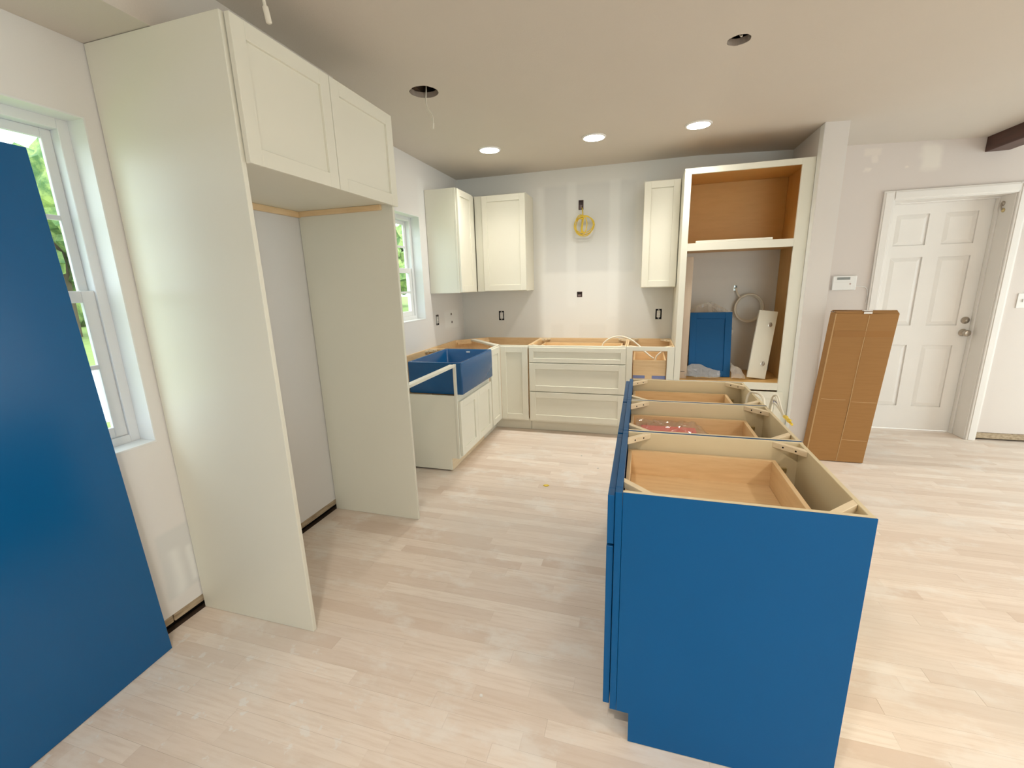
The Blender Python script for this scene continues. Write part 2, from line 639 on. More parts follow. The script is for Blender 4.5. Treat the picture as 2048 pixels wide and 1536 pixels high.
def loop(pts):
    vs = [bm.verts.new(p) for p in pts]
    for i in range(len(vs)):
        edges.append(bm.edges.new((vs[i], vs[(i + 1) % len(vs)])))
    return vs


loop([(-.15, YR - .15, 2.555), (2.4, YR - .15, 2.555), (2.4, .35, 2.555), (-.15, .35, 2.555)])
rings = []
for (hx, hy, hr) in HOLES:
    pts = []
    for k in range(28):
        a = 2 * math.pi * k / 28
        rr = hr * (1 + rnd.uniform(-.05, .04))
        pts.append((hx + rr * math.cos(a), hy + rr * math.sin(a), 2.555))
    rings.append(loop(pts))
bmesh.ops.triangle_fill(bm, use_beauty=True, edges=edges, normal=(0, 0, -1))
v = [bm.verts.new(p) for p in ((2.4, YR - .15, 2.555), (2.4, .35, 2.555), (XR + .15, .35, ceil_z(XR + .15)), (XR + .15, YR - .15, ceil_z(XR + .15)))]
bm.faces.new(v)
ceiling = struct(obj('ceiling', bm, CEIL))
bm = nb()
for (hx, hy, hr) in HOLES:
    seg = 28
    a = [bm.verts.new((hx + hr * 1.0 * math.cos(2 * math.pi * k / seg), hy + hr * 1.0 * math.sin(2 * math.pi * k / seg), 2.5545)) for k in range(seg)]
    c = [bm.verts.new((hx + hr * (1.0 + .05 * math.sin(k * 2.3)) * math.cos(2 * math.pi * k / seg), hy + hr * math.sin(2 * math.pi * k / seg), 2.585)) for k in range(seg)]
    for k in range(seg):
        bm.faces.new((a[k], a[(k + 1) % seg], c[(k + 1) % seg], c[k]))
obj('hole_edge', bm, HOLEEDGE, ceiling)
bm = nb()
box(bm, -.2, XR + .2, YR - .2, .4, 2.80, 2.85)
box(bm, -.2, -.15, YR - .2, .4, 2.55, 2.80)
box(bm, XR + .15, XR + .2, YR - .2, .4, 2.37, 2.80)
box(bm, -.2, XR + .2, .35, .4, 2.37, 2.80)
box(bm, -.2, XR + .2, YR - .2, YR - .15, 2.37, 2.80)
for k in range(4):
    box(bm, 0.60 + .8 * k, 0.64 + .8 * k, YR, .3, 2.59, 2.79)
obj('attic_lid_joists', bm, DARKATTIC, ceiling)  # unseen lid and sides added to keep light out, plus joists

# soffit along the left wall
bm = nb()
box(bm, 0.001, 0.33, YR, -2.40, 2.337, 2.5548)
struct(obj('trim_1', bm, CEIL))

# left wall
W1 = (-4.26, -3.41, 0.85, 2.085)
W2 = (-1.69, -0.91, 1.155, 2.07)
OUT_L = (-0.70, -0.64, 1.076, 1.18)
wl = struct(obj('wall_left', wall_grid(1, YR - .15, 0.15, 0.068, 2.56, -0.15, 0.0, [W1, W2, OUT_L]), WALLLEFT))
bm = nb()
box(bm, -0.15, -0.05, YR, 0.15, -0.018, 0.068)
obj('gap_shade_block', bm, BLACK, wl)  # near-black block paints the shade in the gap at the floor
bm = nb()
yy = -5.2
while yy < -0.2:
    ln = rnd.uniform(0.5, 0.9)
    box(bm, -0.05, -0.008 + rnd.uniform(-.003, .003), yy, min(yy + ln - .004, -.01), 0.024, 0.066, 0.003)
    yy += ln
base_l = struct(obj('baseboard_left', bm, RAWSTRIP))

# back wall
J1 = (1.305, 1.355, 2.162, 2.255)
J2 = (1.294, 1.350, 1.302, 1.360)
OB1 = (0.427, 0.487, 1.066, 1.17)
OB2 = (2.086, 2.146, 1.07, 1.174)
OVH = (2.785, 2.812, 1.335, 1.385)
struct(obj('wall_back', wall_grid(0, 0.0, 3.165, 0.0, 2.56, 0.0, 0.15, [J1, J2, OB1, OB2, OVH]), WALLBACK))
# partition stub beside the oven cabinet
bm = nb()
prof = [(3.165, -0.70), (3.318, -0.70), (3.318, 0.15), (3.165, 0.15)]
prism(bm, prof, 0.0, 2.553)
me_ = bm
for vtx in bm.verts:
    if vtx.co.z > 1:
        vtx.co.z = ceil_z(vtx.co.x) + .001
struct(obj('wall_partition', bm, wall_mat('drywall_partition', (0.735, 0.70, 0.665), 1, [], 0.0)))
# entry wall with door opening
DX0, DX1, DZ = 3.955, 4.742, 2.045
bm = wall_grid(0, 3.318, XR, 0.072, 2.56, -0.02, 0.30, [(DX0 - .02, DX1 + .02, 0.072, DZ + .02)])
for vtx in bm.verts:
    if vtx.co.z > 2.5:
        vtx.co.z = ceil_z(vtx.co.x) + .001
we = struct(obj('wall_entry', bm, WALLENTRY))
bm = nb()
box(bm, 4.80, XR, 0.03, 0.30, 0.0, 0.072)
box(bm, 3.32, 3.86, 0.03, 0.30, 0.0, 0.072)
obj('gap_shade_block', bm, BLACK, we)  # near-black blocks paint the shade below the entry wall
bm = nb()
for k in range(4):
    box(bm, 4.815 + k * .45, 5.262 + k * .45, -0.014 + rnd.uniform(-.003, .003), 0.03, 0.014, 0.068, 0.003)
struct(obj('baseboard_entry', bm, RAWSTRIP))
bm = nb()
box(bm, DX0 - .02, DX1 + .02, 0.19, 0.35, -0.0005, 0.002)
# right and rear walls of the room, with unseen openings added to bring in daylight
bm = wall_grid(1, YR - .15, 0.30, 0.0, 2.56, XR, XR + .15, [(-2.65, -0.25, 0.05, 2.15)])
for vtx in bm.verts:
    if vtx.co.z > 2.5:
        vtx.co.z = ceil_z(XR)
struct(obj('wall_right', bm, WALLPLAIN))
bm = wall_grid(0, -0.15, XR + .15, 0.0, 2.56, YR - .15, YR, [(3.0, 5.6, 0.0, 2.2)])
bm.free()
bm = wall_grid(0, -0.15, XR + .15, 0.0, 2.37, YR - .15, YR, [(3.0, 5.6, 0.02, 2.2)])
box(bm, -0.15, XR, YR - .15, YR, 2.37, 2.60)
struct(obj('wall_rear', bm, WALLPLAIN))


# ------------------------------------------------------------------ windows
def window(name, y0, y1, z0, z1, xg):
    fw = 0.040
    bm = nb()
    box(bm, xg - .07, xg, y0, y0 + fw, z0, z1, 0.002)
    box(bm, xg - .07, xg, y1 - fw, y1, z0, z1, 0.002)
    box(bm, xg - .07, xg, y0 + fw, y1 - fw, z1 - fw, z1, 0.002)
    box(bm, xg - .07, xg, y0 + fw, y1 - fw, z0, z0 + fw, 0.002)
    fr = struct(obj(name, bm, VINYL))
    # drywall return lining + stool
    bm = nb()
    box(bm, xg, 0.002, y0 - .0, y1, z0 - .0, z0 + .008, 0.001)
    box(bm, xg, 0.001, y1 - .006, y1, z0 + .008, z1, 0.0005)
    box(bm, xg, 0.001, y0, y0 + .006, z0 + .008, z1, 0.0005)
    box(bm, xg, 0.001, y0 + .006, y1 - .006, z1 - .006, z1, 0.0005)
    obj('reveal', bm, VINYL, fr)
    zm = (z0 + z1) / 2 - 0.01
    a0, a1 = y0 + fw, y1 - fw
    for (sw, xs0, xs1, za, zb) in ((0.032, xg - .056, xg - .040, zm - .018, z1 - fw), (0.044, xg - .028, xg - .010, z0 + fw, zm + .02)):
        pass
        bm = nb()
        box(bm, xs0, xs1, a0, a0 + sw, za, zb, 0.002)
        box(bm, xs0, xs1, a1 - sw, a1, za, zb, 0.002)
        box(bm, xs0, xs1, a0 + sw, a1 - sw, zb - sw, zb, 0.002)
        box(bm, xs0, xs1, a0 + sw, a1 - sw, za, za + sw, 0.002)
        sash = obj('sash', bm, VINYL, fr)
        xm = xs1 - .006
        zc = (za + zb) / 2
        yc = (a0 + a1) / 2
        for (ya, yb, q0, q1) in ((a0 + sw, a1 - sw, zc - .009, zc + .009), (yc - .009, yc + .009, za + sw, zb - sw)):
            bm = nb()
            box(bm, xm - .005, xm + .005, ya, yb, q0, q1, 0.001)
            obj('muntin', bm, VINYL, sash)
        for ya, yb in ((a0 + sw, yc - .009), (yc + .009, a1 - sw)):
            for q0, q1 in ((za + sw, zc - .009), (zc + .009, zb - sw)):
                bm = nb()
                vs = [bm.verts.new(p) for p in ((xm, ya, q0), (xm, yb, q0), (xm, yb, q1), (xm, ya, q1))]
                bm.faces.new(vs)
                obj('pane', bm, GLASS, sash)
    return fr


window('window_1', W1[0], W1[1], W1[2], W1[3], -0.085)
window('window_2', W2[0], W2[1], W2[2], W2[3], -0.085)

# ------------------------------------------------------------------ entry door
bm = nb()
box(bm, DX0 - .02, DX0, -0.021, 0.26, 0.0, DZ + .02, 0.001)
box(bm, DX1, DX1 + .02, -0.021, 0.26, 0.0, DZ + .02, 0.001)
box(bm, DX0, DX1, -0.021, 0.26, DZ, DZ + .02, 0.001)
box(bm, DX0, DX0 + .012, 0.130, 0.168, 0.0, DZ, 0.001)
box(bm, DX1 - .012, DX1, 0.130, 0.168, 0.0, DZ, 0.001)
box(bm, DX0 + .012, DX1 - .012, 0.130, 0.168, DZ - .012, DZ, 0.001)
jamb = struct(obj('trim_2', bm, TRIMW))
bm = nb()
cw = 0.078
for (xa, xb) in ((DX0 - .016 - cw, DX0 - .016), (DX1 + .006, DX1 + .006 + .068)):
    box(bm, xa, xb, -0.040, -0.0205, 0.0, DZ + .078, 0.004, 2)
    box(bm, xa + .012, xb - .012, -0.046, -0.038, 0.0, DZ + .066, 0.003, 2)
box(bm, DX0 - .016, DX1 + .006, -0.040, -0.0205, DZ + .004, DZ + .078, 0.004, 2)
box(bm, DX0 - .016, DX1 + .006, -0.046, -0.038, DZ + .016, DZ + .066, 0.003, 2)
struct(obj('trim_3', bm, TRIMW))
PAN = [(4.065, 4.300), (4.412, 4.636)]
ROWS = [(0.235, 0.812), (0.99, 1.588), (1.688, 1.948)]
ph = [(a, b, c, d) for a, b in PAN for c, d in ROWS]
bm = wall_grid(0, DX0 + .003, DX1 - .003, 0.010, DZ - .004, 0.1690, 0.182, ph)
box(bm, DX0 + .003, DX1 - .003, 0.182, 0.205, 0.010, DZ - .004)
door = struct(obj('door_1', bm, TRIMW))
for (a, b, c, d) in ph:
    bm = nb()
    i = 0.036
    o0 = [bm.verts.new(p) for p in ((a + .004, .1815, c + .004), (b - .004, .1815, c + .004), (b - .004, .1815, d - .004), (a + .004, .1815, d - .004))]
    o1 = [bm.verts.new(p) for p in ((a + i, .1715, c + i), (b - i, .1715, c + i), (b - i, .1715, d - i), (a + i, .1715, d - i))]
    bm.faces.new(o1)
    for k in range(4):
        bm.faces.new((o0[k], o0[(k + 1) % 4], o1[(k + 1) % 4], o1[k]))
    obj('raised_panel', bm, TRIMW, door)
bm = nb()
lathe(bm, (4.690, 0.1690, 0.927), (0, -1, 0), [(.032, 0), (.032, .004), (.026, .009), (.012, .012), (.011, .030), (.022, .038), (.029, .050), (.028, .060), (.018, .067), (.0, .069)])
k_ = obj('door_knob', bm, STEEL, door, True)
bm = nb()
lathe(bm, (4.690, 0.1690, 1.035), (0, -1, 0), [(.031, 0), (.031, .006), (.026, .014), (.014, .016), (.012, .022), (.0, .023)])
obj('deadbolt', bm, STEEL, door, True)
br = thing('latch_plate', 'dark worn metal latch plate at the top of the door jamb', 'latch', (DX1 - .001, 0.09, 1.93))
bm = nb()
lathe(bm, (DX1 - .0005, 0.095, 1.985), (-1, 0, 0), [(.019, 0), (.019, .006), (.010, .010), (0, .011)], 14)
obj('plate', bm, STEEL, br, True)
bm = nb()
lathe(bm, (DX1 - .0005, 0.078, 1.930), (-1, 0, 0), [(.016, 0), (.016, .006), (.008, .012), (0, .013)], 14)
obj('plate', bm, BRASS, br, True)
bm = nb()
tube(bm, [(DX1 - .012, .095, 1.985), (DX1 - .016, .088, 1.958), (DX1 - .012, .078, 1.93)], .006, 8)
obj('catch', bm, STEEL, br, True)

# beam at the entry ceiling
bm = nb()
box(bm, 4.487, 4.640, -7.4, -0.022, 2.362, 2.4705, 0.004)
for vtx in bm.verts:
    if vtx.co.z > 2.45:
        vtx.co.z = ceil_z(vtx.co.x) - .001
struct(tag(obj('ceiling_beam', bm, BEAM), 'dark stained wooden beam under the ceiling by the door', 'beam'))

# ------------------------------------------------------------------ recessed LED lights, and fill lamps added out of view
LAMPS = [(0.684, -0.885, 'lit recessed ceiling light closest to the corner wall cabinets'),
         (1.544, -0.885, 'lit recessed ceiling light between the two other lit lights'),
         (2.299, -0.885, 'lit recessed ceiling light closest to the open oven cabinet'),
         (1.60, -4.90, 'unseen fill light added over the living area near the window wall'),
         (3.70, -4.30, 'unseen fill light added over the living area behind the island'),
         (3.70, -5.80, 'unseen fill light added over the middle of the living area'),
         (5.40, -2.60, 'unseen fill light added between the beam and the side wall opening'),
         (5.40, -4.30, 'unseen fill light added beside the beam in the living area'),
         (5.40, -5.80, 'unseen fill light added in the rear corner of the living area')]
for (x, y_, lab) in LAMPS:
    zc = ceil_z(x + .09)
    t = thing('recessed_light', lab, 'light', (x, y_, zc), 'lit recessed ceiling lights')
    bm = nb()
    lathe(bm, (x, y_, zc - .0002), (0, 0, -1), [(.094, 0), (.094, .002), (.088, .008), (.080, .009), (.078, .004)], 40)
    obj('trim_ring', bm, PLASTIC, t, True)
    bm = nb()
    lathe(bm, (x, y_, zc - .005), (0, 0, -1), [(.0785, 0), (.0785, .004), (.06, .007), (.03, .009), (.0, .0095)], 40)
    obj('lens', bm, LENS if y_ > -1 else LENSFILL, t, True)
    ld = bpy.data.lights.new('downlight_beam', 'SPOT')
    ld.energy = SPOT if y_ > -1 else SPOT * (1.95 if x < 2 else 1.0)
    ld.color = (1.0, 0.95, 0.86) if y_ > -1 else (1.0, 0.90, 0.78)
    ld.spot_size = math.radians(130 if y_ > -1 else 145)
    ld.spot_blend = 1.0
    ld.shadow_soft_size = 0.07
    lo_ = bpy.data.objects.new('downlight_beam', ld)
    COL.objects.link(lo_)
    lo_.parent = t
    lo_.location = (0, 0, -0.03)

# wires hanging out of the ceiling holes
bm = nb()
tube(bm, [(0.70, -2.03, 2.70), (0.70, -2.05, 2.58), (0.702, -2.065, 2.49), (0.735, -2.066, 2.43), (0.738, -2.065, 2.385)], 0.0035, 8)
tube(bm, [(0.738, -2.065, 2.388), (0.737, -2.065, 2.372), (0.735, -2.065, 2.358)], 0.006, 8)
tag(obj('ceiling_wire', bm, CABLE, None, True), 'thin white wire dangling from the larger ceiling hole', 'wire')
bm = nb()
tube(bm, [(0.69, -3.28, 2.70), (0.69, -3.27, 2.56), (0.702, -3.25, 2.42), (0.708, -3.25, 2.375)], 0.0055, 8)
tube(bm, [(0.708, -3.25, 2.38), (0.712, -3.25, 2.355), (0.715, -3.25, 2.333)], 0.0095, 8)
tag(obj('ceiling_wire', bm, CABLE, None, True), 'taped white wire end hanging over the tall refrigerator panel', 'wire')
bm = nb()
tube(bm, [(2.34, -2.04, 2.70), (2.345, -2.05, 2.60), (2.355, -2.06, 2.570), (2.36, -2.05, 2.60), (2.37, -2.05, 2.70)], 0.004, 8)
tag(obj('ceiling_wire', bm, CABLE, None, True), 'white wire looped up inside the smaller ceiling hole', 'wire')

# ------------------------------------------------------------------ refrigerator enclosure
yA, yB, FD = -3.3626, -2.391, 0.626
t = thing('refrigerator_enclosure', 'tall cream refrigerator enclosure with side panels and two-door cabinet on top', 'cabinet', (FD / 2, (yA + yB) / 2, 0))
bpart('side_panel', t, WHITE, (0.004, FD, yA, yA + .019, 0.0005, 2.335))
bpart('side_panel', t, WHITE, (0.004, FD, yB - .019, yB, 0.0005, 2.335))
bpart('cabinet_body', t, WHITE, (0.003, FD - .001, yA + .020, yB - .020, 1.900, 2.332))
bpart('nailing_strip', t, WOODY, (0.003, 0.022, yA + .021, yB - .021, 1.868, 1.8995))
bpart('nailing_strip', t, WOODX, (0.023, 0.560, yB - .038, yB - .0205, 1.872, 1.8995))
ym = (yA + yB) / 2 + .001
n_ = X
for (a, b) in ((yA + .014, ym - .002), (ym + .002, yB + .001)):
    shaker(t, 'door', (FD + .005, a, 1.886), Y, X, b - a, 2.333 - 1.886, WHITE)

# ------------------------------------------------------------------ leaning blue panel
bm = nb()
d_ = Vector((0.0715, -0.9974, 0)).normalized()
up_ = Vector((0.022, -3.610, 1.931)) - Vector((0.100, -3.589, 0.001))
up_.normalize()
n_ = d_.cross(up_).normalized()
if n_.x > 0:
    n_ = -n_
obox(bm, (0.100, -3.589, 0.0012), d_, up_, n_, 0, 0.93, 0, 1.932, 0, 0.016, 0.0012)
for v_ in bm.verts:
    v_.co.z = max(v_.co.z, 0.001)
tag(obj('blue_board', bm, BLUEGLOSS), 'large flat glossy blue panel board leaning against the window wall', 'board')

# ------------------------------------------------------------------ base cabinets
H = 0.876


def braces(parent, corners, z1=H - .001, leg=0.085, wd=0.028, mat=PINE, hgt=0.02):
    """45 degree corner blocks; corners = (x, y, sx, sy) with signs pointing inward"""
    for (cx, cy, sx, sy) in corners:
        bm = nb()
        poly = [(cx, cy + sy * leg), (cx, cy + sy * (leg - wd)), (cx + sx * (leg - wd), cy), (cx + sx * leg, cy)]
        prism(bm, poly, z1 - hgt, z1, 'z', 0.001)
        br_ = obj('corner_brace', bm, mat, parent)
        d = Vector((sx, sy, 0)).normalized()
        mid = Vector((cx + sx * leg / 2, cy + sy * leg / 2, z1 - hgt / 2))
        tn = Vector((-d.y, d.x, 0))
        for s in (-.022, .022):
            bm = nb()
            lathe(bm, mid + tn * s - d * .0008, d, [(.0032, 0), (.0032, .0014), (.0, .0015)], 8)
            obj('screw_hole_disc', bm, BLACK, br_)  # black disc stands in for a shaded screw hole


def drawer_box(parent, x0, x1, y0, y1, z0, z1, mx=WOODX, my=WOODY, t=0.014):
    bm = nb()
    box(bm, x0, x1, y0, y0 + t, z0, z1, 0.001)
    box(bm, x0, x1, y1 - t, y1, z0, z1, 0.001)
    box(bm, x0 + t + .001, x1 - t - .001, y0 + t + .0005, y1 - t - .0005, z0 + .010, z0 + .016)
    d = obj('drawer_box', bm, mx, parent)
    for a in (x0, x1 - t):
        bm = nb()
        box(bm, a, a + t, y0 + t + .0005, y1 - t - .0005, z0, z1, 0.001)
        obj('drawer_end', bm, my, d)
    return d


# farmhouse sink base (left wall)
sy0, sy1 = -1.677, -0.917
t = thing('sink_base_cabinet', 'cream sink base cabinet with two doors under the blue apron sink', 'cabinet', (0.31, (sy0 + sy1) / 2, 0))
bm = nb()
prism(bm, [(0.004, 0.012), (0.535, 0.012), (0.535, 0.114), (0.590, 0.114), (0.590, 0.630), (0.004, 0.630)], sy0, sy0 + .014, 'y', 0.0008)
obj('side_panel', bm, WHITE, t)
bm = nb()
prism(bm, [(0.004, 0.012), (0.535, 0.012), (0.535, 0.114), (0.590, 0.114), (0.590, H), (0.004, H)], sy1 - .014, sy1, 'y', 0.0008)
obj('side_panel', bm, WOODX, t)
bpart('back_rail', t, WOODY, (0.004, 0.018, sy0 + .015, sy1 - .015, 0.12, H))
bpart('floor_panel', t, WOODY, (0.02, 0.588, sy0 + .015, sy1 - .015, 0.114, 0.126))
bpart('face_frame', t, WHITE, (0.591, 0.611, sy0, sy0 + .022, 0.114, H), (0.591, 0.611, sy1 - .022, sy1, 0.114, H),
      (0.591, 0.611, sy0 + .022, sy1 - .022, 0.570, 0.632), (0.591, 0.611, sy0 + .022, sy1 - .022, 0.114, 0.140))
bpart('toe_kick', t, PINE, (0.510, 0.534, sy0 + .016, sy1 - .002, 0.0005, 0.112))
braces(t, [(0.0185, sy1 - .0145, 1, -1), (0.0185, sy0 + .0155, 1, 1)], H - .002)
ymid = (sy0 + sy1) / 2
shaker(t, 'door', (0.612, sy0 + .018, 0.132), Y, X, ymid - .0015 - sy0 - .018, 0.448, WHITE)
shaker(t, 'door', (0.612, ymid + .0015, 0.132), Y, X, sy1 - .012 - ymid - .0015, 0.448, WHITE)

# apron sink
t = thing('apron_sink', 'deep blue farmhouse apron sink set into the cream base cabinet', 'sink', (0.42, -1.295, 0.634))
bm = nb()
sx0, sx1, ya, yb, za, zb = 0.195, 0.655, -1.653, -0.940, 0.6345, 0.884


def rrect(x0, x1, y0, y1, r, z, k=5):
    pts = []
    for (cx, cy, a0) in ((x1 - r, y1 - r, 0), (x0 + r, y1 - r, 90), (x0 + r, y0 + r, 180), (x1 - r, y0 + r, 270)):
        for i in range(k + 1):
            a = math.radians(a0 + 90 * i / k)
            pts.append((cx + r * math.cos(a), cy + r * math.sin(a), z))
    return pts


wt = 0.026
lp = [rrect(sx0 + .004, sx1 - .004, ya + .004, yb - .004, .010, za), rrect(sx0, sx1, ya, yb, .013, za + .005), rrect(sx0, sx1, ya, yb, .013, zb - .006),
      rrect(sx0 + .004, sx1 - .004, ya + .004, yb - .004, .010, zb), rrect(sx0 + wt - .005, sx1 - wt + .005, ya + wt - .005, yb - wt + .005, .02, zb),
      rrect(sx0 + wt, sx1 - wt, ya + wt, yb - wt, .022, zb - .006), rrect(sx0 + wt + .004, sx1 - wt - .004, ya + wt + .004, yb - wt - .004, .03, za + .045),
      rrect(sx0 + wt + .025, sx1 - wt - .025, ya + wt + .025, yb - wt - .025, .03, za + .027)]
L = [[bm.verts.new(p) for p in q] for q in lp]
for i in range(len(L) - 1):
    for k in range(len(L[0])):
        k2 = (k + 1) % len(L[0])
        bm.faces.new((L[i][k], L[i][k2], L[i + 1][k2], L[i + 1][k]))
bm.faces.new(L[0][::-1])
bm.faces.new(L[-1])
basin = obj('basin', bm, BLUESINK, t, True)
bm = nb()
box(bm, 0.415, 0.452, yb - wt - .006, yb - wt + .001, 0.852, 0.866, .003, 2)
ov = obj('overflow_plate', bm, PLASTIC, t)
ov['label'] = 'small white overflow plate on the inner basin wall'

# countertop support strip over the dishwasher gap
bm = nb()
box(bm, 0.570, 0.609, yB + .002, sy0 - .002, 0.856, 0.876, .001)
tag(obj('support_strip', bm, WHITE), 'narrow white support strip across the empty dishwasher gap', 'strip')

# corner base
t = thing('corner_base_cabinet', 'cream corner base cabinet with two folding doors and no countertop', 'cabinet', (0.45, -0.45, 0))
c0 = 0.914
bm = nb()
prism(bm, [(0.004, -c0), (0.018, -c0), (0.018, -0.300), (0.300, -0.018), (c0, -0.018), (c0, -0.004), (0.292, -0.004), (0.004, -0.292)], 0.12, H, 'z', 0.0006)
obj('back_panel', bm, WOODX, t)
bpart('side_panel', t, WOODX, (0.019, 0.588, -c0, -c0 + .014, 0.114, H))
bpart('side_panel', t, WOODY, (c0 - .014, c0, -0.588, -0.019, 0.114, H))
bm = nb()
prism(bm, [(0.02, -c0 + .015), (0.588, -c0 + .015), (0.588, -0.588), (c0 - .015, -0.588), (c0 - .015, -0.02), (0.302, -0.02), (0.02, -0.302)], 0.114, 0.126)
obj('floor_panel', bm, WOODX, t)
for q0, q1 in ((0.846, H), (0.114, 0.140)):
    bpart('face_rail', t, WHITE, (0.590, 0.610, -c0, -0.590, q0, q1))
    bpart('face_rail', t, WHITE, (0.6105, c0, -0.610, -0.590, q0, q1))
bpart('toe_kick', t, WHITE, (0.519, 0.535, -c0, -0.536, 0.002, 0.113), (0.519, c0, -0.535, -0.519, 0.002, 0.113))
shaker(t, 'door', (0.6115, -c0 + .008, 0.130), Y, X, c0 - .008 - .632, 0.735, WHITE)
shaker(t, 'door', (0.6325, -0.6115, 0.130), X, -Y, c0 - .006 - .6325, 0.735, WHITE)
bm = nb()
d = Vector((1, -1, 0)).normalized()
obox(bm, (0.165, -0.165, 0), d, Vector((1, 1, 0)).normalized(), Z, 0.012, 0.600, -.028, .028, H - .019, H - .001, .001)
obj('diagonal_brace', bm, WHITE, t)
bm = nb()
obox(bm, (0.165, -0.165, 0), Vector((1, 1, 0)).normalized(), d, Z, -.19, .19, 0.0105, .03, H - .045, H - .022, .001)
obj('nailing_rail', bm, WOODX, t)

# three-drawer base
x0, x1 = 0.916, 1.830
t = thing('drawer_base_cabinet', 'wide cream base cabinet with three shaker drawers and open top', 'cabinet', ((x0 + x1) / 2, -0.3, 0))


def base_box(t, x0, x1, open_front=False):
    bpart('side_panel', t, WHITE if False else WOODY, (x0, x0 + .014, -0.589, -0.005, 0.114, H))
    bpart('side_panel', t, WOODY, (x1 - .014, x1, -0.589, -0.005, 0.114, H))
    bpart('back_panel', t, WOODX, (x0 + .015, x1 - .015, -0.018, -0.004, 0.114, H))
    bpart('floor_panel', t, WOODX, (x0 + .015, x1 - .015, -0.589, -0.019, 0.114, 0.126))
    bpart('toe_kick', t, WHITE, (x0 + .002, x1 - .002, -0.535, -0.519, 0.002, 0.112))
    braces(t, [(x0 + .0145, -0.0185, 1, -1), (x1 - .0145, -0.0185, -1, -1), (x0 + .0145, -0.589, 1, 1), (x1 - .0145, -0.589, -1, 1)])


base_box(t, x0, x1)
bpart('face_frame', t, WHITE, (x0, x0 + .04, -0.610, -0.590, 0.114, H), (x1 - .04, x1, -0.610, -0.590, 0.114, H),
      (x0 + .04, x1 - .04, -0.610, -0.590, 0.84, H), (x0 + .04, x1 - .04, -0.610, -0.590, 0.69, .73), (x0 + .04, x1 - .04, -0.610, -0.590, 0.41, .45), (x0 + .04, x1 - .04, -0.610, -0.590, 0.114, .15))
for z0, z1, r_ in ((0.714, 0.860, .042), (0.428, 0.706, .057), (0.132, 0.420, .057)):
    shaker(t, 'drawer_front', (x0 + .008, -0.6115, z0), X, -Y, x1 - x0 - .012, z1 - z0, WHITE, rail=r_)
drawer_box(t, x0 + .05, x1 - .05, -0.585, -0.08, 0.735, 0.835)

# narrow open base beside the oven cabinet
x0, x1 = 1.832, 2.244
t = thing('narrow_base_cabinet', 'narrow cream base cabinet without a front, raw drawer box inside', 'cabinet', ((x0 + x1) / 2, -0.3, 0))
base_box(t, x0, x1)
bpart('face_frame', t, WHITE, (x0, 1.886, -0.610, -0.590, 0.114, H), (2.184, x1, -0.610, -0.590, 0.114, H), (1.886, 2.184, -0.610, -0.590, 0.838, H), (1.886, 2.184, -0.610, -0.590, 0.114, .15))
dbx = drawer_box(t, 1.893, 2.180, -0.572, -0.08, 0.560, 0.748)
for a, b in ((1.895, 2.000), (2.062, 2.178)):
    bm = nb()
    box(bm, a, b, -0.5735, -0.5725, 0.578, 0.606)
    q = obj('tape_strip', bm, PURPLETAPE, dbx)
    q['label'] = 'strip of blue tape'

# tall oven cabinet
x0, x1, zt = 2.2465, 3.1625, 2.322
t = thing('oven_cabinet', 'tall cream oven cabinet with two open compartments', 'cabinet', ((x0 + x1) / 2, -0.3, 0))
bpart('side_panel', t, WHITE, (x0, x0 + .006, -0.590, -0.004, 0.0005, zt))
bpart('side_panel', t, WOODZ, (x0 + .0065, x0 + .018, -0.590, -0.004, 0.114, zt))
bpart('side_panel', t, WOODZ, (x1 - .018, x1, -0.590, -0.004, 0.0005, zt))
bpart('top_panel', t, OVENX, (x0 + .0185, x1 - .0185, -0.590, -0.004, zt - .018, zt - .001))
bpart('shelf', t, OVENX, (x0 + .0185, x1 - .0185, -0.590, -0.004, 1.696, 1.714))
bpart('back_panel', t, OVENX, (x0 + .0185, x1 - .0185, -0.012, -0.004, 1.7145, zt - .0185))
bpart('shelf', t, OVENX, (x0 + .0185, x1 - .0185, -0.590, -0.004, 0.556, 0.574))
bpart('back_panel', t, OVENX, (x0 + .0185, x1 - .0185, -0.012, -0.004, 0.114, 0.5555))
bpart('face_frame', t, WHITE, (x0, 2.297, -0.611, -0.5905, 0.114, zt), (3.074, x1, -0.611, -0.5905, 0.114, zt),
      (2.297, 3.074, -0.611, -0.5905, 2.277, zt), (2.297, 3.074, -0.611, -0.5905, 1.684, 1.744), (2.297, 3.074, -0.611, -0.5905, 0.520, 0.580),
      (2.297, 3.074, -0.611, -0.5905, 0.114, 0.16))
bpart('toe_kick', t, WHITE, (x0 + .002, x1 - .019, -0.535, -0.519, 0.002, 0.112))
shaker(t, 'drawer_front', (x0 + .012, -0.6125, 0.132), X, -Y, x1 - x0 - .06, 0.508 - .132, WHITE)

bm = nb()
box(bm, 3.1628, 3.1648, -0.699, -0.613, 0.001, ceil_z(3.16) - .002, .0004)  # thin strip painted brighter where the partition face catches the light
tag(obj('lit_face_strip', bm, paint('lit_face_white', (0.90, 0.90, 0.88), .5, .4, .01)), 'white strip painted bright for the lit side of the partition wall', 'strip')

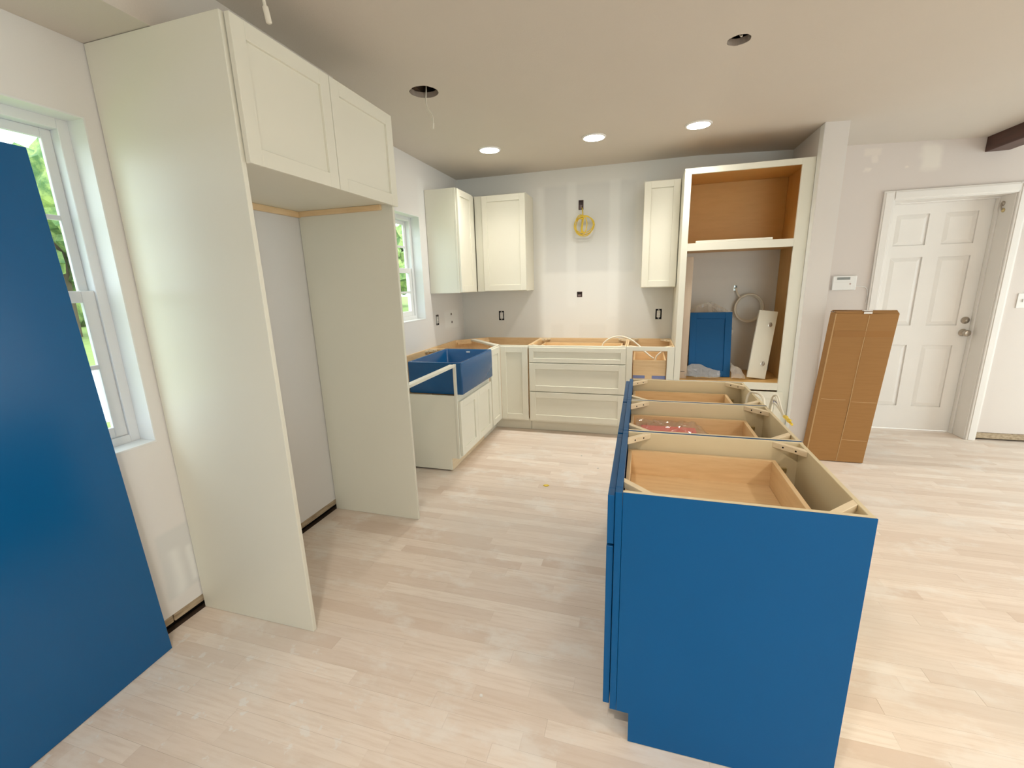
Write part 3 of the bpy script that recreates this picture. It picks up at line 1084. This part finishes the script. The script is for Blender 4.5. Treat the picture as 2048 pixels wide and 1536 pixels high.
# ------------------------------------------------------------------ wall cabinets
ZB, ZT = 1.388, 2.312
t = thing('wall_cabinet', 'cream wall cabinet hung beside the small window', 'cabinet', (0.15, -0.39, ZB), 'cream wall cabinets')
bpart('body', t, WHITE, (0.003, 0.287, -0.783, -0.003, ZB, ZT))
bpart('face_frame', t, WHITE, (0.2875, 0.306, -0.783, -0.329, ZB, ZT))
shaker(t, 'door', (0.307, -0.777, ZB + .006), Y, X, 0.352, ZT - ZB - .012, WHITE)
t = thing('wall_cabinet', 'cream corner wall cabinet hung left of the bare yellow wire', 'cabinet', (0.57, -0.15, ZB), 'cream wall cabinets')
t['label'] = 'cream wall cabinet with a wide door, meeting the other in the corner'
bpart('body', t, WHITE, (0.3075, 0.836, -0.287, -0.003, ZB, ZT))
bpart('face_frame', t, WHITE, (0.3075, 0.836, -0.306, -0.2875, ZB, ZT))
shaker(t, 'door', (0.388, -0.307, ZB + .006), X, -Y, 0.446, ZT - ZB - .012, WHITE)
t = thing('wall_cabinet', 'narrow cream wall cabinet hung against the tall oven cabinet', 'cabinet', (2.09, -0.15, ZB), 'cream wall cabinets')
bpart('body', t, WHITE, (1.934, 2.2445, -0.287, -0.003, ZB, ZT))
bpart('face_frame', t, WHITE, (1.934, 2.2445, -0.306, -0.2875, ZB, ZT))
shaker(t, 'door', (1.938, -0.307, ZB + .006), X, -Y, 0.300, ZT - ZB - .012, WHITE)

# ------------------------------------------------------------------ island
XI, XB = 1.896, 2.520
YS = [(-3.488, -2.9455), (-2.9425, -2.4695), (-2.4665, -1.970)]
IL = ['blue island base cabinet with finished end panel and empty drawer',
      'blue island base cabinet in the middle, holding the red bar in its drawer',
      'blue island base cabinet at the end facing the oven cabinet']
for i, (a, b) in enumerate(YS):
    t = thing('island_cabinet', IL[i], 'cabinet', ((XI + XB) / 2, (a + b) / 2, 0), 'blue island cabinets')
    side = [(XI + .021, .114), (XI + .060, .114), (XI + .060, .002), (XB, .002), (XB, H), (XI + .021, H)]
    for k, (p0, p1, q0, q1) in enumerate(((a + .0045, a + .017, a, a + .004), (b - .017, b - .0045, b - .004, b))):
        bm = nb()
        prism(bm, side, p0, p1, 'y', 0.0008)
        s_ = obj('side_panel', bm, CREAMPLY, t)
        bm = nb()
        prism(bm, side, q0, q1, 'y', 0.0008)
        e_ = obj('painted_skin', bm, BLUE, s_)
    bpart('face_frame', t, BLUE, (XI, XI + .020, a, a + .038, .114, H), (XI, XI + .020, b - .038, b, .114, H),
          (XI, XI + .020, a + .038, b - .038, H - .03, H), (XI, XI + .020, a + .038, b - .038, .68, .715), (XI, XI + .020, a + .038, b - .038, .114, .15))
    bpart('back_panel', t, CREAMPLY, (XB - .013, XB - .0005, a + .0175, b - .0175, .06, H - .001))
    bpart('floor_panel', t, WOODX, (XI + .021, XB - .014, a + .0175, b - .0175, .114, .126))
    bpart('toe_kick', t, BLUE, (XI + .061, XI + .075, a + .018, b - .018, .002, .113))
    braces(t, [(XI + .0205, a + .0175, 1, 1), (XI + .0205, b - .0175, 1, -1), (XB - .0135, a + .0175, -1, 1), (XB - .0135, b - .0175, -1, -1)])
    drawer_box(t, XI + .022, 2.432, a + .035, b - .035, .700, .812)
    shaker(t, 'drawer_front', (XI - .001, a + .006, .706), Y, -X, b - a - .012, .862 - .706, BLUE, rail=.045)
    shaker(t, 'door', (XI - .002, a + .006, .128), Y, -X, b - a - .012, .698 - .128, BLUE)
    bm = nb()
    box(bm, 2.440, 2.449, b - .030, b - .0178, .755, .795, .002)
    box(bm, 2.449, 2.475, b - .026, b - .0178, .762, .780, .002)
    br_ = obj('slide_bracket', bm, BRASS, t)

# red bar in a clear bag in the middle island drawer
bm = nb()
box(bm, 1.965, 2.205, -2.675, -2.600, 0.7175, 0.792, .004, 2)
tag(obj('red_bar', bm, RED), 'red plastic bar inside the clear bag in the island drawer', 'bar')


def crumple(nx, ny, fn, amp, scale, seed):
    bm = nb()
    g = []
    for i in range(nx + 1):
        row = []
        for j in range(ny + 1):
            p = Vector(fn(i / nx, j / ny))
            n = Vector((noise.noise(p * scale + Vector((seed, 0, 0))), noise.noise(p * scale + Vector((0, seed, 7))), noise.noise(p * scale + Vector((3, 0, seed)))))
            n2 = Vector((noise.noise(p * scale * 2.7 + Vector((seed, 5, 0))), noise.noise(p * scale * 2.7 + Vector((0, seed, 1))), noise.noise(p * scale * 2.7 + Vector((8, 0, seed)))))
            row.append(bm.verts.new(p + n * amp + n2 * amp * .5))
        g.append(row)
    for i in range(nx):
        for j in range(ny):
            bm.faces.new((g[i][j], g[i + 1][j], g[i + 1][j + 1], g[i][j + 1]))
    return bm


def bagf(u, v):
    a = v * math.pi
    ex = 1.0 if u < .78 else 1.0 - (u - .78) * 2.6
    return (1.945 + u * .320, -2.625 - .070 * math.cos(a) * (.7 + .3 * ex), 0.738 + .082 * math.sin(a) ** .6 * ex)


tag(obj('plastic_bag', crumple(34, 22, bagf, .011, 26, 3.3), BAG), 'crumpled clear plastic bag lying in the island drawer', 'bag')

# cables at the back of the island
bm = nb()
tube(bm, [(2.470, -2.30, 0.780), (2.488, -2.25, 0.87), (2.508, -2.28, 0.893), (2.532, -2.33, 0.886), (2.538, -2.36, 0.84), (2.540, -2.37, 0.70)], .006, 8)
tag(obj('island_cable', bm, CABLE, None, True), 'white cable looping over the back edge of the island', 'cable')
t = thing('island_wiring', 'bundle of white and blue wires with yellow connector behind the island', 'wires', (2.545, -2.6, 0.8))
bm = nb()
for k, (dy, dz) in enumerate(((0, 0), (.012, .02), (-.01, .035), (.02, .045))):
    tube(bm, [(2.536, -2.45 + dy, 0.60), (2.538, -2.47 + dy, 0.86 + dz * .4), (2.542, -2.50 - dy, 0.895 + dz), (2.548, -2.56 - dy, 0.885 + dz * .3), (2.556, -2.60 - dy, .865)], .0035, 7)
obj('white_wire', bm, CABLE, t, True)
bm = nb()
for dy in (0, .018):
    tube(bm, [(2.541, -2.455 + dy, 0.84), (2.543, -2.48 + dy, 0.905), (2.548, -2.53 + dy, 0.905)], .0035, 7)
obj('blue_wire', bm, BLUESTRIPE, t, True)
bm = nb()
tube(bm, [(2.556, -2.60, .868), (2.556, -2.625, .872), (2.556, -2.655, .870), (2.556, -2.685, .876)], .007, 8, radii=[.004, .008, .007, .005])
tube(bm, [(2.560, -2.64, .860), (2.562, -2.665, .861), (2.562, -2.69, .860)], .005, 8)
obj('yellow_connector', bm, YELLOW, t, True)

# ------------------------------------------------------------------ white cable over the drawer base
bm = nb()
tube(bm, [(1.585, -.34, .800), (1.606, -.35, .868), (1.67, -.35, .918), (1.760, -.35, .938), (1.850, -.36, .915), (1.930, -.38, .862), (1.985, -.42, .812), (2.045, -.45, .765), (2.075, -.45, .745)], .0075, 10)
tag(obj('arched_cable', bm, CABLE, None, True), 'thick white cable arching out of the drawer cabinet into the next', 'cable')
bm = nb()
tube(bm, [(2.085, -.45, .700), (2.100, -.45, .765), (2.140, -.45, .806)], .0075, 10)
tag(obj('cable_stub', bm, CABLE, None, True), 'short white cable end sticking up in the narrow open cabinet', 'cable')

# ------------------------------------------------------------------ things in the oven cabinet
# trim strip on the middle rail
bm = nb()
box(bm, 2.36, 2.925, -0.606, -0.570, 1.7446, 1.762, .002)
tag(obj('trim_strip', bm, WHITE), 'loose white trim strip lying on the oven cabinet shelf', 'strip')
# wrapped filler board
t = thing('filler_board', 'tall wrapped filler board standing inside the oven opening', 'board', (2.335, -0.48, 0.5745))
bm = nb()
box(bm, 2.303, 2.362, -0.510, -0.490, 0.5750, 1.640, .002)
obj('board', bm, wood('wrapped_board', (0.62, 0.50, 0.38), (0.54, 0.42, 0.30), (6, 6, 1)), t)
bm = nb()
box(bm, 2.310, 2.345, -0.5112, -0.5102, 0.640, 0.644)
q = obj('printed_mark', bm, DARKBOX, t)
q['label'] = 'faint dark printed line'
# blue door
t = thing('blue_cabinet_door', 'loose blue shaker door propped up inside the oven cabinet', 'door', (2.385, -0.395, 0.5755), None, (math.radians(-9), 0, math.radians(3)))
shaker(t, 'door_frame', (0, 0, 0), X, -Y, .355, .585, BLUE, local=True)
# narrow white door with hinges, back side showing
t = thing('white_cabinet_door', 'narrow loose white door with two hinges leaning in the oven cabinet', 'door', (2.868, -0.460, 0.5970), None, (math.radians(-6), math.radians(7.0), math.radians(6)))
bm = nb()
box(bm, 0, .150, 0, .020, 0.0, .590, .0015)
dd = obj('door_slab', bm, WHITE, t, local=True)
for hz in (.13, .47):
    bm = nb()
    lathe(bm, (.105, 0.0005, hz), (0, -1, 0), [(.018, 0), (.018, .003), (.012, .004), (.0, .0045)], 16)
    box(bm, .098, .112, -.016, -.001, hz - .008, hz + .022, .002)
    obj('hinge', bm, STEEL, t, local=True)


# foam wrap
def foam1(u, v):
    return (2.335 + u * .42, -0.215 - .10 * v, 0.60 + .70 * (1 - v) * (.92 - .25 * abs(u - .55)))


tag(obj('foam_wrap', crumple(26, 26, foam1, .022, 11, 1.1), FOAM), 'crumpled translucent wrap bunched behind the loose blue door', 'wrap')


def foam2(u, v):
    return (2.345 + u * .30, -0.475 - .05 * v, 0.596 + .115 * (1 - v) * (.75 + .25 * math.sin(u * 5)))


tag(obj('foam_wrap', crumple(20, 12, foam2, .010, 18, 4.1), FOAM), 'torn pale wrap lying against the foot of the blue door', 'wrap')


def foam3(u, v):
    return (2.735 + u * .12, -0.42 - .09 * v, 0.592 + .05 * math.sin(u * 3.1) * math.sin(v * 3.1) + .12 * (1 - v) * (1 - u))


tag(obj('foam_wrap', crumple(16, 12, foam3, .010, 18, 9.1), FOAM), 'pale wrap crumpled between the blue and the white loose doors', 'wrap')
# cable coil at the back
bm = nb()
for k in range(3):
    cc = [(2.915 + (.108 + .006 * k) * math.cos(a), -0.045 - .012 * k, 1.175 + (.118 + .005 * k) * math.sin(a)) for a in [math.radians(130 - j * 30) for j in range(13)]]
    tube(bm, cc, .0075, 8, 5)
tube(bm, [(2.798, 0.03, 1.36), (2.800, -.02, 1.355), (2.812, -.045, 1.31), (2.845, -.05, 1.262)], .0075, 8)
tag(obj('cable_coil', bm, CABLE, None, True), 'coil of white cable hanging on the wall inside the oven opening', 'cable')

# ------------------------------------------------------------------ electrical boxes and outlets
def wall_box(t, axis, u0, u1, z0, z1, mat, depth=.05, wth=.003):
    """open-front box set into a wall hole; back wall (axis 0) opens to -y, left wall (axis 1) opens to +x"""
    def B(a0, a1, d0, d1, q0, q1):
        return (a0, a1, d0, d1, q0, q1) if axis == 0 else (-d1, -d0, a0, a1, q0, q1)
    e = .0006
    u0, u1, z0, z1 = u0 + e, u1 - e, z0 + e, z1 - e
    bm = nb()
    for bx in (B(u0, u1, depth - wth, depth, z0, z1), B(u0, u0 + wth, 0, depth - wth, z0, z1), B(u1 - wth, u1, 0, depth - wth, z0, z1),
               B(u0 + wth, u1 - wth, 0, depth - wth, z0, z0 + wth), B(u0 + wth, u1 - wth, 0, depth - wth, z1 - wth, z1)):
        box(bm, *bx)
    return obj('box', bm, mat, t)


for (h, lab) in ((J1, 'open wall box above the hanging yellow cable coil'), (J2, 'open square wall box below the yellow cable coil')):
    t = thing('junction_box', lab, 'wall box', ((h[0] + h[1]) / 2, 0.02, h[2]))
    wall_box(t, 0, h[0], h[1], h[2], h[3], BROWNBOX)
    bm = nb()
    box(bm, h[0] + .006, h[1] - .014, .022, .030, h[2] + .006, h[2] + (h[3] - h[2]) * .55, .002)
    obj('inner_plate', bm, paint('dull_box_plate', (0.30, 0.23, 0.22), .6, .3, .2), t)


def outlet(axis, h, lab):
    def B(a0, a1, d0, d1, q0, q1):
        return (a0, a1, d0, d1, q0, q1) if axis == 0 else (-d1, -d0, a0, a1, q0, q1)
    c = (h[0] + h[1]) / 2
    zc = (h[2] + h[3]) / 2
    t = thing('outlet', lab, 'outlet', (c, 0.02, h[2]) if axis == 0 else (-.02, c, h[2]), 'uncovered wall outlets')
    wall_box(t, axis, *h, DARKBOX)
    bm = nb()
    box(bm, *B(c - .017, c + .017, -.004, .03, zc - .034, zc + .034), b=.003, seg=2)
    d = obj('receptacle', bm, PLASTIC, t)
    bm = nb()
    box(bm, *B(c - .006, c + .006, .002, .005, zc - .049, zc - .035))
    box(bm, *B(c - .006, c + .006, .002, .005, zc + .035, zc + .049))
    obj('mounting_ear', bm, STEEL, t)
    bm = nb()
    for zz in (-.018, .018):
        for uu in (-.006, .006):
            box(bm, *B(c + uu - .001, c + uu + .001, -.0046, -.003, zc + zz - .004, zc + zz + .004))
    obj('slot', bm, DARKBOX, d)


outlet(0, OB1, 'uncovered outlet on the wall below the corner wall cabinets')
outlet(0, OB2, 'uncovered outlet beside the tall oven cabinet')
outlet(1, OUT_L, 'uncovered outlet on the window wall above the sink')
for yy, zz, wh in ((-.333, 1.163, 'upper'), (-.325, 1.077, 'lower')):
    bm = nb()
    lathe(bm, (0.0003, yy, zz), (1, 0, 0), [(.0125, 0), (.0125, .002), (.008, .004), (.006, .0015), (.0, .001)], 12)
    tag(obj('wall_hole_plug', bm, paint('dark_hole_plug', (0.16, 0.12, 0.10), .6, .3, .2), None, True), wh + ' one of two dark plugs standing in for holes in the window wall', 'plug', 'pair of wall hole plugs')  # dark raised plug stands in for a small hole

# yellow cable coil hanging from the upper box
bm = nb()
cx, cz = 1.372, 2.005
tube(bm, [(1.335, .03, 2.19), (1.345, -.005, 2.165), (1.352, -.03, 2.13), (1.355, -.05, 2.095)], .0055, 7)
for (rx, rz, ox, oz, ph_, dy) in ((.100, .085, 0, 0, 0, 0), (.085, .095, .004, -.006, 40, -.012), (.094, .078, -.002, .006, 90, -.02), (.060, .095, -.03, .0, 140, -.03)):
    pts = []
    for j in range(13):
        a = math.radians(ph_ + 30 * j)
        pts.append((cx + ox + rx * math.cos(a), -.06 + dy + .012 * math.sin(3 * a), cz + oz + rz * math.sin(a)))
    tube(bm, pts, .0048, 7, 5)
for k in range(4):
    tube(bm, [(1.352 + .006 * k, -.055 - .006 * k, 2.10), (1.350 + .004 * k, -.07 - .004 * k, 2.03), (1.342 + .004 * k, -.07, 1.96), (1.352 + .01 * k, -.06, 1.93)], .0048, 7)
tube(bm, [(1.325, -.085, 2.075), (1.345, -.092, 2.088), (1.37, -.09, 2.085), (1.36, -.085, 2.07), (1.335, -.08, 2.070)], .008, 7)
tag(obj('yellow_cable_coil', bm, YELLOW, None, True), 'coil of yellow electrical cable hanging on the bare wall', 'cable')

# ------------------------------------------------------------------ cardboard box
t = thing('cardboard_box', 'tall taped brown cardboard box standing in front of the white door', 'box', (3.47, -0.65, 0))
SH = 0.078 / 1.19


def shear(bm):
    for v_ in bm.verts:
        v_.co.x += v_.co.z * SH
    return bm


bx0, bx1, by0, by1, bz = 3.272, 3.668, -0.815, -0.706, 1.183
bx0 = 3.272
bm = nb()
box(bm, bx0, bx1, by0, by1, 0.001, bz - .004, .006, 2)
obj('body', shear(bm), CARD, t)
mid = (bx0 + bx1) / 2 + .015
for a, b, lift in ((bx0 + .004, mid - .002, .0), (mid + .002, bx1 - .003, .0012)):
    bm = nb()
    box(bm, a, b, by0 - .0045 - lift, by0 - .0005, 0.006, bz - .012, .0015)
    obj('front_flap', shear(bm), CARD, t)
bm = nb()
tube(bm, [(mid, by0 - .004, 0.006), (mid + .002, by0 - .0045, .4), (mid - .002, by0 - .005, .8), (mid, by0 - .004, bz - .02)], .0028, 6)
obj('seam_edge', shear(bm), CARDEDGE, t)
bm = nb()
tube(bm, [(bx0 + .004, by0 + .002, 0.006), (bx0 + .003, by0 + .001, .6), (bx0 + .004, by0 + .002, bz - .01)], .0055, 6)
obj('worn_edge', shear(bm), CARDEDGE, t)
for (a, b, q) in ((mid + .01, bx1 - .01, .50), (bx0 + .02, mid - .03, .515), (mid + .004, bx1 - .012, .19)):
    bm = nb()
    tube(bm, [(a, by0 - .0050, q), ((a + b) / 2, by0 - .0055, q - .003), (b, by0 - .0052, q - .002)], .0020, 6)
    obj('crease', shear(bm), CARDEDGE, t)
for a, b, z0, z1 in ((bx0 + .012, bx1 - .008, 1.0, 1.045),):
    bm = nb()
    box(bm, a, b, by0 - .0068, by0 - .0060, z0, z1)
    obj('tape_strip', shear(bm), TAPE, t)
bm = nb()
vv = [(bx0, by0, bz - .003), (bx1, by0, bz - .020), (bx1, (by0 + by1) / 2 - .01, bz + .006), (bx0, (by0 + by1) / 2 - .01, bz + .004)]
lo = [bm.verts.new(p) for p in vv]
hi = [bm.verts.new((p[0], p[1], p[2] + .004)) for p in vv]
bm.faces.new(lo[::-1])
bm.faces.new(hi)
for k in range(4):
    bm.faces.new((lo[k], lo[(k + 1) % 4], hi[(k + 1) % 4], hi[k]))
obj('top_flap', shear(bm), CARD, t)
bm = nb()
vv = [(bx0, (by0 + by1) / 2 + .01, bz + .010), (bx1, (by0 + by1) / 2 + .01, bz + .004), (bx1, by1, bz - .002), (bx0, by1, bz - .002)]
lo = [bm.verts.new(p) for p in vv]
hi = [bm.verts.new((p[0], p[1], p[2] + .004)) for p in vv]
bm.faces.new(lo[::-1])
bm.faces.new(hi)
for k in range(4):
    bm.faces.new((lo[k], lo[(k + 1) % 4], hi[(k + 1) % 4], hi[k]))
obj('top_flap', shear(bm), CARD, t)
bm = nb()
box(bm, mid - .04, mid + .012, by0 - .008, by0 - .0065, bz - .012, bz + .002)
box(bm, mid - .04, mid + .012, by0 - .008, by0 + .03, bz + .012, bz + .008)
obj('tape_tab', shear(bm), PLASTIC, t)

# ------------------------------------------------------------------ thermostat and switch
t = thing('thermostat', 'white wall thermostat with grey display beside the door casing', 'thermostat', (3.66, -0.03, 1.31))
bm = nb()
box(bm, 3.572, 3.752, -0.045, -0.0205, 1.322, 1.446, .005, 2)
bd = obj('housing', bm, PLASTIC, t)
bm = nb()
box(bm, 3.602, 3.700, -0.0465, -0.0445, 1.412, 1.434)
obj('display', bm, GREYLCD, t)
bm = nb()
lathe(bm, (3.705, -.045, 1.376), (0, -1, 0), [(.007, 0), (.007, .003), (0, .0035)], 12)
obj('button', bm, paint('dull_pink_button', (0.5, 0.36, 0.33), .5, .4, .05), t)
bm = nb()
box(bm, 3.572, 3.715, -0.047, -0.0445, 1.326, 1.392, .001)
obj('cover_flap', bm, PLASTIC, t)
bm = nb()
tube(bm, [(3.752, -.028, 1.355), (3.80, -.026, 1.352), (3.838, -.026, 1.335), (3.853, -.026, 1.28), (3.852, -.026, 1.20)], .003, 7)
obj('wire', bm, PLASTIC, t, True)
t = thing('light_switch', 'white light switch plate on the wall beside the door', 'switch', (4.93, -0.03, 1.15))
bm = nb()
box(bm, 4.893, 4.968, -0.0275, -0.0205, 1.150, 1.268, .002, 2)
obj('plate', bm, PLASTIC, t)
bm = nb()
box(bm, 4.924, 4.937, -0.036, -0.0278, 1.198, 1.222, .002)
obj('toggle', bm, PLASTIC, t)

# ------------------------------------------------------------------ scraps on the floor
bm = nb()
prism(bm, [(1.300, -1.760), (1.325, -1.772), (1.345, -1.752), (1.330, -1.738), (1.308, -1.742)], 0.0006, 0.004)
tag(obj('yellow_scrap', bm, YELLOW), 'tiny yellow scrap lying on the wooden floor', 'scrap')
chips = [(2.72, -3.56, .018, 'largest white plaster chip on the floor beside the island end'), (2.95, -2.36, .012, 'white plaster chip on the open floor behind the island'),
         (3.26, -3.03, .012, 'white plaster chip on the floor well away from the island'), (1.44, -3.46, .008, 'smallest white plaster chip, on the floor before the island doors'),
         (1.50, -1.13, .009, 'white plaster chip on the floor before the drawer cabinet'), (1.66, -1.36, .010, 'white plaster chip on the floor between island and drawer cabinet')]
for (x, y_, s, lab) in chips:
    bm = nb()
    pts = [(x + s * math.cos(a) * rnd.uniform(.6, 1.1), y_ + s * .8 * math.sin(a) * rnd.uniform(.6, 1.1)) for a in [k * math.pi / 3 for k in range(6)]]
    prism(bm, pts, 0.0006, 0.0035)
    tag(obj('plaster_chip', bm, PLASTIC), lab, 'chip', 'plaster chips on the floor')

# ------------------------------------------------------------------ outdoors
bm = nb()
box(bm, -80, -0.3, -60, 80, -0.65, -0.60)
o = obj('lawn', bm, GRASS)
struct(o)
bm = nb()
box(bm, -13.5, -6.5, -60, 80, -0.599, -0.57)
struct(obj('driveway', bm, ROAD))


def tree(x, y, h, r, label, seed):
    t = thing('tree', label, 'tree', (x, y, -0.6), 'trees across the lawn')
    bm = nb()
    tube(bm, [(x, y, -.62), (x + .1, y, h * .25), (x, y + .1, h * .6)], .2, 8, 4)
    obj('trunk', bm, BARK, t, True)
    rr = random.Random(seed)
    bm = nb()
    for k in range(16):
        a, e = rr.uniform(0, 6.28), rr.uniform(-.6, 1)
        c = Vector((x + r * .62 * math.cos(a), y + r * .62 * math.sin(a), h * .58 + e * h * .33))
        q = r * rr.uniform(.35, .6)
        ret = bmesh.ops.create_icosphere(bm, subdivisions=3, radius=q, matrix=Matrix.Translation(c))
        for v_ in ret['verts']:
            dv = (v_.co - c).normalized()
            v_.co += dv * q * .45 * noise.noise(v_.co * 2.2 + Vector((seed, 0, 0))) + dv * q * .25 * noise.noise(v_.co * 6)
    obj('crown', bm, LEAF, t)


TL = [(-26, 10.6, 6.9, 3.5, 'broad green tree across the lawn, nearest to the driveway'), (-30, 20.0, 7.5, 3.4, 'round green tree standing behind the broad tree'),
      (-29, 2.2, 7.0, 3.2, 'bushy green tree set apart on the lawn'), (-33, 29, 8.2, 3.4, 'green tree at the end of the hedge'),
      (-24, 38, 7.0, 3.4, 'distant green tree seen through the small window'), (-17, 27, 5.4, 2.6, 'low green tree seen through the small window')]
bm = nb()
for k in range(26):
    c = Vector((-35.5 + rnd.uniform(-.3, .3), -6 + k * 1.5, 0.35 + rnd.uniform(-.1, .2)))
    ret = bmesh.ops.create_icosphere(bm, subdivisions=2, radius=1.25, matrix=Matrix.Translation(c))
    for v_ in ret['verts']:
        v_.co += (v_.co - c).normalized() * .5 * noise.noise(v_.co * 2.1)
tag(obj('hedge', bm, LEAF), 'long low green hedge at the far edge of the lawn', 'hedge')
for i, (x, y_, h, r, lab) in enumerate(TL):
    tree(x, y_, h, r, lab, 11 + i)
